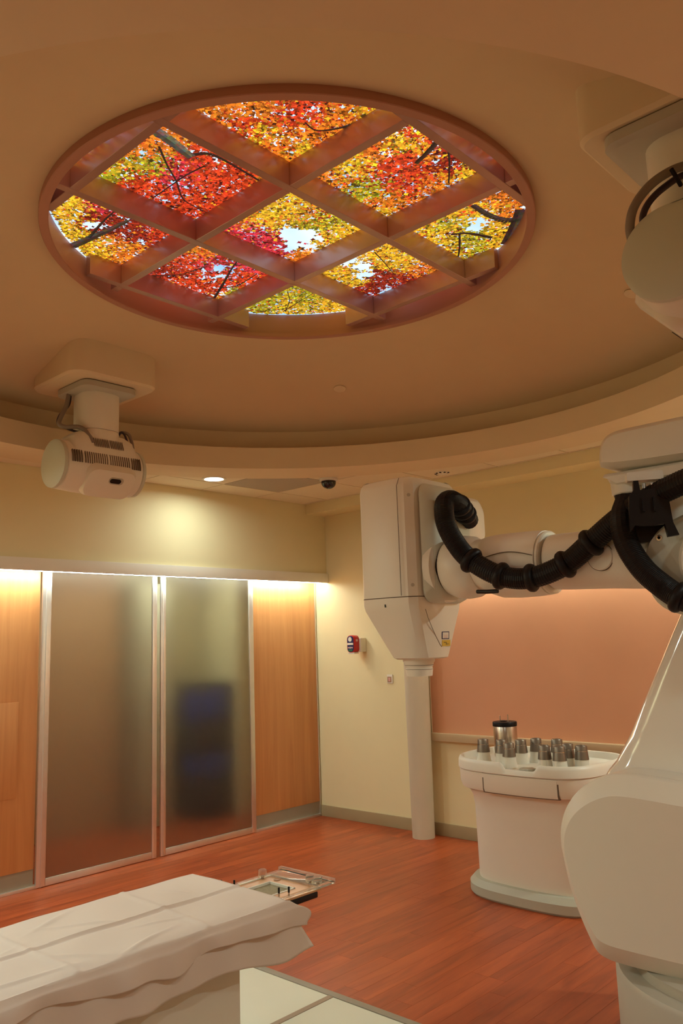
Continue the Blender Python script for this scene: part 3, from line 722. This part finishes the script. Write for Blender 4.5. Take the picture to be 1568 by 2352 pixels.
for k, rr in enumerate((0.062, 0.060, 0.058)):
    c = at(1052+8*k, 1160+10*k, 4.0+0.05*k); t_ = Vector((0.70, 0.55, -0.35)).normalized()
    tube('hose_ring', [c-t_*0.012, c-t_*0.006, c+t_*0.006, c+t_*0.012], lambda i: (rr-0.006, rr, rr, rr-0.006)[i], 'black_rubber', rb, 24, 60)
# hose bracket
c = at(1483, 1160, 3.17)
def cam_plate(c, outline, th, name, mat, axis_n=Vector((-0.86, -0.51, 0)), off=0.0):
    nrm = axis_n.normalized(); u = Vector((0,0,1)).cross(nrm).normalized()
    rgs = [[c+u*p[0]+Vector((0,0,1))*p[1]+nrm*(off+d) for p in outline] for d in (-th/2, th/2)]
    return loft(name, rgs, mat, rb, 30)
cam_plate(c, [(-0.072,-0.02),(-0.068,0.03),(-0.05,0.052),(-0.048,0.088),(-0.03,0.088),(-0.026,0.05),(0.044,0.056),(0.046,0.088),(0.066,0.086),(0.074,0.02),(0.082,-0.08),(0.10,-0.13),(0.06,-0.135),(0.052,-0.085),(-0.02,-0.09),(-0.055,-0.085),(-0.075,-0.11)], 0.03, 'hose_bracket', 'black_metal', off=0.05)
for sx in (-0.02, 0.02):
    cam_plate(c, [(sx-0.004,-0.035),(sx+0.004,-0.035),(sx+0.004,0.02),(sx-0.004,0.02)], 0.012, 'bracket_rib', 'black_metal', off=0.07)
cam_plate(at(1476, 1098, 3.20), rrect(0, 0, 0.135, 0.034, 0.008), 0.05, 'bracket_plate', 'machine_white', off=0.03)
for k in (-0.035, 0.0, 0.03):
    p = at(1478, 1116, 3.16); u = Vector((0,0,1)).cross(Vector((-0.86,-0.51,0))).normalized()
    q = p+u*k
    lathe('bracket_bolt', [(0.008, -0.010), (0.008, 0.010), (0.004, 0.012)], tuple(q), 'steel', rb, 'Z', 12)
cam_plate(at(1480, 1215, 3.22), [(-0.07,-0.06),(-0.06,0.045),(0.0,0.02),(0.05,0.03),(0.14,0.012),(0.10,-0.012),(0.0,-0.055)], 0.05, 'bracket_foot', 'black_metal')
# radiation head
hx0, hx1, hy0, hy1 = 3.095, 3.50, 2.395, 2.745
ch = 0.068
def headpoly(x0, x1, y0, y1, c1, c2=0.03):
    return [(x0, y0+c1), (x0, y1-c2), (x0+c2, y1), (x1-c2, y1), (x1, y1-c2), (x1, y0+c2), (x1-c2, y0), (x0+c1, y0)]
hp0 = chaikin(headpoly(hx0, hx1, hy0, hy1, ch), 1)
zt = 2.335
loft('head_body', [zring(hp0, 1.735), zring(hp0, zt-0.05), zring(inset(hp0, 0.006), zt-0.028), zring(inset(hp0, 0.022), zt-0.008), zring(inset(hp0, 0.045), zt)], 'machine_white', rb, 28)
def lerp_poly(a, b, t): return [tuple(a[i][k]*(1-t)+b[i][k]*t for k in range(2)) for i in range(len(a))]
bot = chaikin(headpoly(3.185, 3.415, 2.415, 2.645, 0.06, 0.04), 1)
rg = []
for z, tt in ((1.732, 0.0), (1.70, 0.0), (1.675, 0.05), (1.50, 0.74), (1.455, 0.92), (1.437, 1.0)):
    P = lerp_poly(hp0, bot, tt)
    rg.append(zring(P, z))
rg.append(zring(inset(bot, 0.02), 1.430))
loft('head_nose', rg, 'machine_white', rb, 28)
sm = inset(hp0, -0.0006)
loft('head_seam', [zring(inset(hp0, 0.006), 1.7375), zring(sm, 1.7365), zring(sm, 1.7325), zring(inset(hp0, 0.006), 1.7315)], 'seam_dark', rb, 0)
tube('shell_seam', [(hx0-0.0004, hy0+ch+0.012, 1.74), (hx0-0.0004, hy0+ch+0.012, zt-0.05), (hx0+0.02, hy0+ch+0.012, zt-0.01)], 0.0018, 'seam_dark', rb, 6)
nx, ny = 3.300, 2.545
lathe('nozzle', [(0.082, 1.445), (0.080, 1.418), (0.074, 1.410), (0.073, 1.40), (0.067, 1.392), (0.0665, 1.385), (0.069, 1.382), (0.0655, 1.352), (0.064, 1.346), (0.05, 1.346)], (nx, ny, 0), 'machine_white', rb, 'Z', 48)
for z in (1.401, 1.381): lathe('nozzle_groove', [(0.0735 if z > 1.39 else 0.0692, z), (0.0738 if z > 1.39 else 0.0694, z-0.002)], (nx, ny, 0), 'seam_dark', rb, 'Z', 48)
for (z, ) in ((2.235,), (1.79,)):
    cc = Vector((hx0+ch/2, hy0+ch/2, z)); nn = Vector((-1,-1,0)).normalized()
    tube('cap_screw', [cc-nn*0.008, cc+nn*0.002], 0.009, 'machine_grey', rb, 16)
box('key_slot', (hx0-0.001, 2.575, 1.688), (hx0+0.02, 2.583, 1.703), 'black_metal', rb)
# mounting bracket on the arm side
rg = []
for y, x0, x1, z0, z1, r in ((2.398, 3.17, 3.50, 1.705, 2.30, 0.06), (2.385, 3.17, 3.50, 1.70, 2.295, 0.06), (2.345, 3.20, 3.52, 1.715, 2.27, 0.09), (2.338, 3.21, 3.51, 1.725, 2.26, 0.09)):
    rg.append(yring(rrect((x0+x1)/2, (z0+z1)/2, x1-x0, z1-z0, r, 6), y))
loft('mount_bracket', rg, 'machine_green', rb, 40)
loft('mount_flange', [arm_ring(y, r) for y, r in ((2.39, .172), (2.352, .168), (2.346, .150))], 'machine_white', rb, 40)
rg = []
for y, x0, x1, z0, z1, r in ((2.42, 3.46, 3.70, 1.98, 2.27, 0.06), (2.36, 3.46, 3.68, 1.99, 2.255, 0.07), (2.34, 3.48, 3.66, 2.01, 2.235, 0.07)):
    rg.append(yring(rrect((x0+x1)/2, (z0+z1)/2, x1-x0, z1-z0, r, 6), y))
loft('hose_outlet', rg, 'machine_white', rb, 40)
# stickers on the nose (after the face they lie on)
def nose_pt(x, z):      # face turned to -y
    tt = 0.05+(1.675-z)/(1.675-1.50)*0.69
    return Vector((x, hy0*(1-tt)+2.415*tt, z))
def sticker(name, x, z, w, h_, mat, off, parent=rb):
    p = [nose_pt(x-w/2, z-h_/2), nose_pt(x+w/2, z-h_/2), nose_pt(x+w/2, z+h_/2), nose_pt(x-w/2, z+h_/2)]
    return loft(name, [[q+Vector((0, 0.0005, 0)) for q in p], [q+Vector((0, -off, 0)) for q in p]], mat, parent, 0)
tube('shell_seam', [nose_pt(x, z)+Vector((0, -0.0003, 0)) for x, z in ((3.178, 1.672), (3.20, 1.63), (3.235, 1.58), (3.27, 1.535), (3.30, 1.50), (3.315, 1.488))], 0.0016, 'seam_dark', rb, 6)
nl = sticker('notice_label', 3.345, 1.543, 0.062, 0.037, 'blue_plastic', 0.0015)
sticker('label_face', 3.345, 1.543, 0.050, 0.029, 'white_plastic', 0.0022, nl)
for k in range(3): sticker('printed_line', 3.345, 1.538+0.006*(k-1), 0.030, 0.0025, 'pink_label', 0.0028, nl)
wl = sticker('warning_label', 3.352, 1.505, 0.070, 0.030, 'yellow_label', 0.0018)
sticker('printed_mark', 3.340, 1.508, 0.020, 0.004, 'label_mark', 0.0026, wl); sticker('printed_mark', 3.352, 1.503, 0.006, 0.012, 'label_mark', 0.0026, wl); sticker('printed_mark', 3.362, 1.500, 0.018, 0.004, 'label_mark', 0.0026, wl)
adopt(rb)

# ------------------------------------------------------------------ collimator table
tb_ = thing('collimator_table', 'white pedestal table with rounded top tray and grey plinth by back wall', 'table', (4.57, 2.65, 0))
rim = chaikin([(4.30, 3.045), (4.42, 3.13), (4.62, 3.15), (4.82, 3.12), (4.93, 3.02), (4.945, 2.85), (4.945, 2.45), (4.90, 2.24), (4.74, 2.165), (4.50, 2.165), (4.33, 2.19), (4.225, 2.29), (4.198, 2.45), (4.195, 2.62), (4.205, 2.80), (4.235, 2.95)], 4)
def zt_rim(p):
    if p[0] < 4.30:
        y = p[1]
        d = 0.036
        if 2.47 < y < 2.66: return 0.80-d
        if 2.66 <= y < 2.69: return 0.80-d*(2.69-y)/0.03
        if 2.44 < y <= 2.47: return 0.80-d*(y-2.44)/0.03
    return 0.80
def dense(poly, k=3):
    out = []
    for i in range(len(poly)):
        a, b = poly[i], poly[(i+1) % len(poly)]
        for s in range(k): out.append((a[0]+(b[0]-a[0])*s/k, a[1]+(b[1]-a[1])*s/k))
    return out
def vz(poly, f_): return [Vector((p[0], p[1], f_(q))) for p, q in zip(poly, rim)]
loft('tray', [zring(inset(rim, 0.004), 0.732), zring(rim, 0.737), vz(inset(rim, 0.002), lambda q: zt_rim(q)-0.022), vz(inset(rim, 0.010), lambda q: zt_rim(q)-0.004), vz(inset(rim, 0.018), lambda q: zt_rim(q)), vz(inset(rim, 0.028), lambda q: zt_rim(q)-0.003), zring(inset(rim, 0.036), 0.760), zring(inset(rim, 0.05), 0.756)], 'cone_white', tb_, 40)
loft('apron', [zring(inset(rim, 0.012), 0.732), zring(inset(rim, 0.006), 0.728), zring(inset(rim, 0.010), 0.650), zring(inset(rim, 0.020), 0.625), zring(inset(rim, 0.065), 0.606)], 'machine_white', tb_, 40)
loft('body', [zring(inset(rim, 0.055), 0.612), zring(inset(rim, 0.080), 0.57), zring(inset(rim, 0.090), 0.50), zring(inset(rim, 0.095), 0.094)], 'machine_white', tb_, 40)
loft('plinth', [zring(inset(rim, 0.045), 0.0), zring(inset(rim, 0.035), 0.012), zring(inset(rim, 0.035), 0.06), zring(inset(rim, 0.065), 0.092), zring(inset(rim, 0.10), 0.094)], 'plinth_green', tb_, 30)
def front_strip(name, y0, y1, z0, z1, mat, off):
    r0 = inset(rim, 0.008-off); pts = sorted([p for p in r0 if p[0] < 4.42 and y0 <= p[1] <= y1 and p[1] < 3.06], key=lambda p: p[1])
    r1 = inset(rim, 0.03); bmx = bmesh.new()
    rg = []
    for p in pts:
        q = Vector((p[0]+0.02, p[1], 0))
        rg.append([Vector((p[0], p[1], z0+0.02)), Vector((p[0], p[1], z1)), Vector((q.x, q.y, z1)), Vector((q.x, q.y, z0)), Vector((p[0]+0.008, p[1], z0))])
    bm_loft(bmx, rg); return from_bm(name, bmx, mat, tb_, 40)
front_strip('drawer_gap', 2.325, 2.825, 0.619, 0.7295, 'seam_dark', 0.0008)
dr = front_strip('drawer', 2.335, 2.815, 0.624, 0.7205, 'machine_white', 0.0032)
cam_catch = [(4.262, 2.535), (4.275, 2.515), (4.32, 2.515), (4.345, 2.55), (4.32, 2.60), (4.275, 2.60)]
loft('tray_tab', [zring(cam_catch, 0.757), zring(cam_catch, 0.765), zring(inset(cam_catch, 0.006), 0.767)], 'machine_grey', tb_, 30)
adopt(tb_)
def collimator(x, y, label):
    t = thing('collimator_cup', label, 'collimator', (x, y, 0.7565), 'collimator cups on the white table')
    lathe('base', [(0.047, 0.0), (0.046, 0.006), (0.040, 0.040), (0.0385, 0.064)], (x, y, 0.7565), 'cone_white', t, 'Z', 28)
    cu = lathe('cup', [(0.0405, 0.064), (0.040, 0.067), (0.035, 0.109), (0.0342, 0.112), (0.0335, 0.136), (0.031, 0.141), (0.024, 0.141), (0.023, 0.136), (0.001, 0.136)], (x, y, 0.7565), 'cup_metal', t, 'Z', 28)
    lathe('band', [(0.0352, 0.1095), (0.0352, 0.1125)], (x, y, 0.7565), 'steel', cu, 'Z', 28)
    adopt(t)
for x, y, lab in ((4.42, 2.935, 'leftmost metal collimator cup on the white table'), (4.435, 2.812, 'collimator cup just left of the steel canister, half hidden by a nearer cup'), (4.325, 2.693, 'nearest metal collimator cup, in front of the steel canister'),
                  (4.50, 2.715, 'collimator cup just right of the steel canister'), (4.60, 2.667, 'collimator cup at the back, right of the one beside the canister'),
                  (4.335, 2.462, 'collimator cup at the front rim, first right of the tray notch'), (4.325, 2.362, 'front collimator cup that hides another cup behind it'),
                  (4.62, 2.535, 'collimator cup almost hidden behind a front cup'), (4.45, 2.375, 'collimator cup close behind and right of the front pair'), (4.425, 2.277, 'rightmost metal collimator cup on the white table')):
    collimator(x, y, lab)
cx_, cy_ = 4.70, 2.945
t = thing('steel_canister', 'tall brushed steel canister with black lid and two pins on table', 'canister', (cx_, cy_, 0.7565))
lathe('can', [(0.074, 0.0), (0.076, 0.004), (0.076, 0.192), (0.074, 0.196)], (cx_, cy_, 0.7565), 'steel', t, 'Z', 44)
lathe('lid', [(0.0775, 0.194), (0.0785, 0.198), (0.0785, 0.218), (0.076, 0.222), (0.001, 0.222)], (cx_, cy_, 0.7565), 'black_rubber', t, 'Z', 44)
for dx, dy, hh in ((0.02, 0.045, 0.03), (-0.012, -0.034, 0.042)):
    lathe('pin', [(0.0035, 0.219), (0.0035, 0.222+hh), (0.0045, 0.223+hh), (0.001, 0.228+hh)], (cx_+dx, cy_+dy, 0.7565), 'steel', t, 'Z', 10)
lathe('lid_knob', [(0.022, 0.221), (0.022, 0.227), (0.012, 0.230)], (cx_, cy_+0.01, 0.7565), 'black_metal', t, 'Z', 16)
adopt(t)

# ------------------------------------------------------------------ wall fittings
t = thing('wall_dispenser', 'small red and blue rounded box on bracket on the cream wall', 'dispenser', (5.37, 4.80, 1.43))
box('bracket', (5.33, 4.735, 1.435), (5.40, 4.785, 1.555), 'header_paint', t, 0.006)
P = rrect(4.798, 1.505, 0.088, 0.150, 0.036, 6)
P2 = [(p[0], p[1]) for p in P]
loft('red_shell', [xring(inset(P2, 0.004), 5.335), xring(P2, 5.33), xring(P2, 5.272), xring(inset(P2, 0.004), 5.266)], 'red_plastic', t, 40)
Q = inset(P2, 0.006)
loft('front_panel', [xring(Q, 5.267), xring(inset(Q, 0.003), 5.263)], 'blue_plastic', t, 40)
def fp(name, y0, y1, z0, z1, mat, x=5.2615): box(name, (x, y0, z0), (x+0.004, y1, z1), mat, t, 0.0008)
lathe('white_disc', [(0.020, 0.003), (0.020, -0.001), (0.001, -0.0015)], (5.262, 4.800, 1.545), 'white_plastic', t, 'X', 24)
fp('white_bar', 4.765, 4.832, 1.497, 1.514, 'white_plastic'); fp('pale_mark', 4.772, 4.788, 1.468, 1.480, 'pink_label'); fp('pale_mark', 4.795, 4.806, 1.466, 1.481, 'white_plastic'); fp('pale_mark', 4.812, 4.826, 1.468, 1.480, 'pink_label')
fp('green_mark', 4.776, 4.822, 1.442, 1.458, 'green_plastic')
box('side_label', (5.288, 4.7525, 1.525), (5.312, 4.756, 1.545), 'pink_label', t)
box('bottom_trim', (5.27, 4.762, 1.420), (5.33, 4.834, 1.433), 'white_plastic', t, 0.004)
adopt(t)
t = thing('wall_switch', 'small white switch plate with brown insert beside the floor post', 'switch', (5.395, 4.477, 1.17))
box('plate', (5.389, 4.446, 1.166), (XW, 4.506, 1.240), 'white_plastic', t, 0.003)
box('insert', (5.387, 4.457, 1.176), (5.392, 4.500, 1.222), 'switch_brown', t, 0.001)
box('rocker', (5.385, 4.468, 1.184), (5.389, 4.488, 1.214), 'pink_label', t, 0.001)
adopt(t)

# ------------------------------------------------------------------ treatment couch, sheets, head frame
cy0, cy1, cz, cxe = 2.20, 2.73, 0.638, 2.03
t = thing('treatment_couch', 'grey treatment couch on a box base under white sheets', 'couch', (0.9, 2.46, 0.008))
box('couch_top', (-0.55, cy0+0.02, cz-0.07), (cxe-0.02, cy1-0.02, cz), 'couch_grey', t, 0.015)
box('base_box', (0.2, 2.245, 0.0085), (1.866, 2.68, cz-0.07), 'machine_white', t, 0.006)
box('base_latch', (1.838, 2.241, 0.487), (1.848, 2.25, 0.507), 'black_metal', t, 0.002)
adopt(t)
def sheet(name, label, zoff, drop_fn, hang_out, end_x, seed, far_drop, flare=0.13):
    nu, nt, nd = 260, 96, 20
    rn = random.Random(seed); ph = [rn.random()*6.28 for _ in range(8)]
    V, F = [], []
    x0 = -0.35
    top = cz+zoff
    for i in range(nu+1):
        u = i/nu; x = x0+(end_x-x0)*u
        dr = drop_fn(x)
        prof = []
        prof.append((cy1+0.012, top-far_drop)); prof.append((cy1+0.006, top-0.012))
        for j in range(nt+1):
            prof.append((cy1-(cy1-cy0)*j/nt, top))
        for j in range(1, nd+1):
            s = j/nd
            prof.append((cy0-hang_out*(1-math.exp(-3*s))-0.014*min(1, s*4), top-0.012*min(1, s*6)-dr*s))
        for k, (y, z) in enumerate(prof):
            xx = x
            if 2 <= k <= nt+2:
                tpos = (cy1-y)/(cy1-cy0)
                dq = tpos-0.52-0.01*math.sin(3*x); z += 0.006*math.exp(-(dq/0.010)**2)-0.003*math.exp(-((dq-0.03)/0.012)**2)
                for xc, hh in ((1.22+0.03*tpos, 0.0045), (1.72-0.02*tpos, 0.004), (0.75, 0.004)): z += hh*math.exp(-((x-xc)/0.010)**2)
                for xc, tc_, aa, hh, ln in ((1.45, .35, .6, .005, .12), (1.05, .55, -.4, .005, .16), (1.62, .7, .3, .004, .10), (1.30, .8, .8, .005, .10), (0.95, .25, .2, .005, .14), (1.85, .3, 1.0, .004, .06), (1.12, .88, .1, .006, .12), (1.5, .92, -.3, .006, .10), (1.4, .15, -.5, .004, .10)):
                    dx, dy = x-xc, (tpos-tc_)*0.53; ca, sa = math.cos(aa), math.sin(aa)
                    pu, pv = dx*ca+dy*sa, -dx*sa+dy*ca
                    z += hh*math.exp(-(pv/0.009)**2-(pu/ln)**2)
                z += 0.0018*math.sin(7*x+ph[0]+4*tpos)*math.sin(9*tpos+ph[1]) + 0.0012*math.sin(23*x+ph[2]+11*tpos)
                z -= 0.012*max(0, tpos-0.9)**2*100*0.5
            if k > nt+2:
                s = (k-nt-2)/nd
                y += -s*(0.010*math.sin(15*x+ph[3])+0.007*math.sin(37*x+ph[4]))
                e = max(0, (x-(end_x-0.30))/0.30)
                xx = x+flare*e*e*(s if flare > 0.11 else math.sin(min(1.0, s*1.15)*2.2))
                z += 0.004*s*math.sin(29*x+ph[5])
            V.append((xx, y, z))
        w_ = len(prof)
    for i in range(nu):
        for k in range(w_-1):
            a = i*w_+k; F.append((a, a+1, a+w_+1, a+w_))
    me = bpy.data.meshes.new(name); me.from_pydata(V, [], F)
    o = finish(name, me, 'sheet_white', None, 60)
    md = o.modifiers.new('thickness', 'SOLIDIFY'); md.thickness = 0.0018; md.offset = -1
    return o
o = sheet('under_sheet', 'lower white sheet whose longer hem hangs below the other', 0.008, lambda x: 0.145+0.012*math.sin(5.5*x+1)+0.006*math.sin(17*x)+(0.03 if x > 1.95 else 0.03*max(0, (x-1.75)/0.2)), 0.006, cxe+0.004, 5, 0.02)
tag(o, 'lower white sheet whose longer hem hangs out below the other', 'sheet')
o = sheet('top_sheet', '', 0.017, lambda x: max(0.02, 0.066+0.016*math.sin(9*x+0.6)+0.008*math.sin(21*x)-0.018*max(0, 1.3-x)+0.12*max(0, x-1.8)), 0.018, cxe+0.006, 9, 0.012, 0.10)
tag(o, 'wrinkled white top sheet spread over the couch', 'sheet')

fr = thing('head_frame', 'clear acrylic head frame with wood board at the end of the couch', 'head frame', (2.28, 2.53, 0.57))
fz = 0.578; fx0, fx1, fy0, fy1 = 2.018, 2.47, 2.375, 2.69
box('carrier', (2.018, 2.42, fz-0.045), (2.30, 2.65, fz-0.012), 'black_metal', fr, 0.008)
box('carrier_edge', (2.02, 2.385, fz-0.034), (2.38, 2.42, fz-0.010), 'black_metal', fr, 0.006)
bx0, bx1, by0, by1 = fx0, 2.40, fy0+0.012, fy1-0.012
boxes('board', [((bx0, by0, fz-0.010), (bx1, by0+0.075, fz)), ((bx0, by1-0.075, fz-0.010), (bx1, by1, fz)), ((2.325, by0+0.075, fz-0.010), (bx1, by1-0.075, fz)), ((bx0, by0+0.075, fz-0.010), (bx0+0.06, by1-0.075, fz))], 'wood_board', fr)
boxes('opening_rim', [((bx0+0.06, by0+0.071, fz-0.008), (2.325, by0+0.077, fz+0.003)), ((bx0+0.06, by1-0.077, fz-0.008), (2.325, by1-0.071, fz+0.003)), ((2.321, by0+0.071, fz-0.008), (2.327, by1-0.071, fz+0.003))], 'cone_white', fr)
box('net_pad', (bx0+0.06, by0+0.077, fz-0.011), (2.32, by1-0.077, fz-0.006), 'mesh_olive', fr)
box('acrylic_plate', (fx0, fy0, fz+0.0005), (fx1, by0+0.014, fz+0.008), 'acrylic', fr, 0.002)
box('acrylic_plate', (fx0, by1-0.014, fz+0.0005), (fx1, fy1, fz+0.008), 'acrylic', fr, 0.002)
box('acrylic_plate', (bx1-0.02, by0+0.0145, fz+0.0005), (fx1, by1-0.0145, fz+0.008), 'acrylic', fr, 0.002)
box('end_rail', (fx1-0.02, fy0, fz+0.008), (fx1, fy1, fz+0.020), 'acrylic', fr, 0.002)
for kx, ky in ((2.335, fy1-0.03), (2.40, fy0+0.075), (2.405, fy0+0.035)):
    kb = lathe('clamp_knob', [(0.015, 0.0), (0.017, 0.004), (0.017, 0.026), (0.012, 0.030), (0.001, 0.031)], (kx, ky, fz+0.009), 'acrylic', fr, 'Z', 16)
    lathe('knob_screw', [(0.006, 0.0), (0.006, 0.012), (0.004, 0.014)], (kx, ky, fz+0.0015), 'divider_brown', kb, 'Z', 12)
for kx, ky in ((2.135, fy1-0.012), (2.165, fy1-0.055), (2.205, fy0+0.045), (2.235, fy0+0.022)):
    pn_ = lathe('pin', [(0.0035, 0.0), (0.0035, 0.016)], (kx, ky, fz+0.001), 'steel', fr, 'Z', 10)
    lathe('pin_cap', [(0.0038, 0.016), (0.0038, 0.036), (0.003, 0.037)], (kx, ky, fz+0.001), 'black_rubber', pn_, 'Z', 10)
lathe('board_bolt', [(0.014, 0.0), (0.014, 0.003), (0.008, 0.004)], (2.36, 2.60, fz), 'switch_brown', fr, 'Z', 16)
adopt(fr)

# ------------------------------------------------------------------ white floor panels with trim
fp_ = thing('floor_hatch', 'white floor panels framed in grey trim beside the couch base', 'floor panel', (2.0, 2.66, 0))
box('panel', (0.6, 1.70, 0.0005), (2.725, 2.655, 0.007), 'floor_panel', fp_, 0.001)
box('panel', (0.6, 2.685, 0.0005), (2.725, 3.55, 0.007), 'floor_panel', fp_, 0.001)
box('divider', (0.6, 2.656, 0.0005), (2.725, 2.684, 0.009), 'divider_brown', fp_, 0.001)
box('edge_trim', (2.727, 1.65, 0.0005), (2.765, 3.60, 0.010), 'trim_grey', fp_, 0.003)
box('edge_trim', (0.6, 3.552, 0.0005), (2.726, 3.59, 0.010), 'trim_grey', fp_, 0.003)
adopt(fp_)
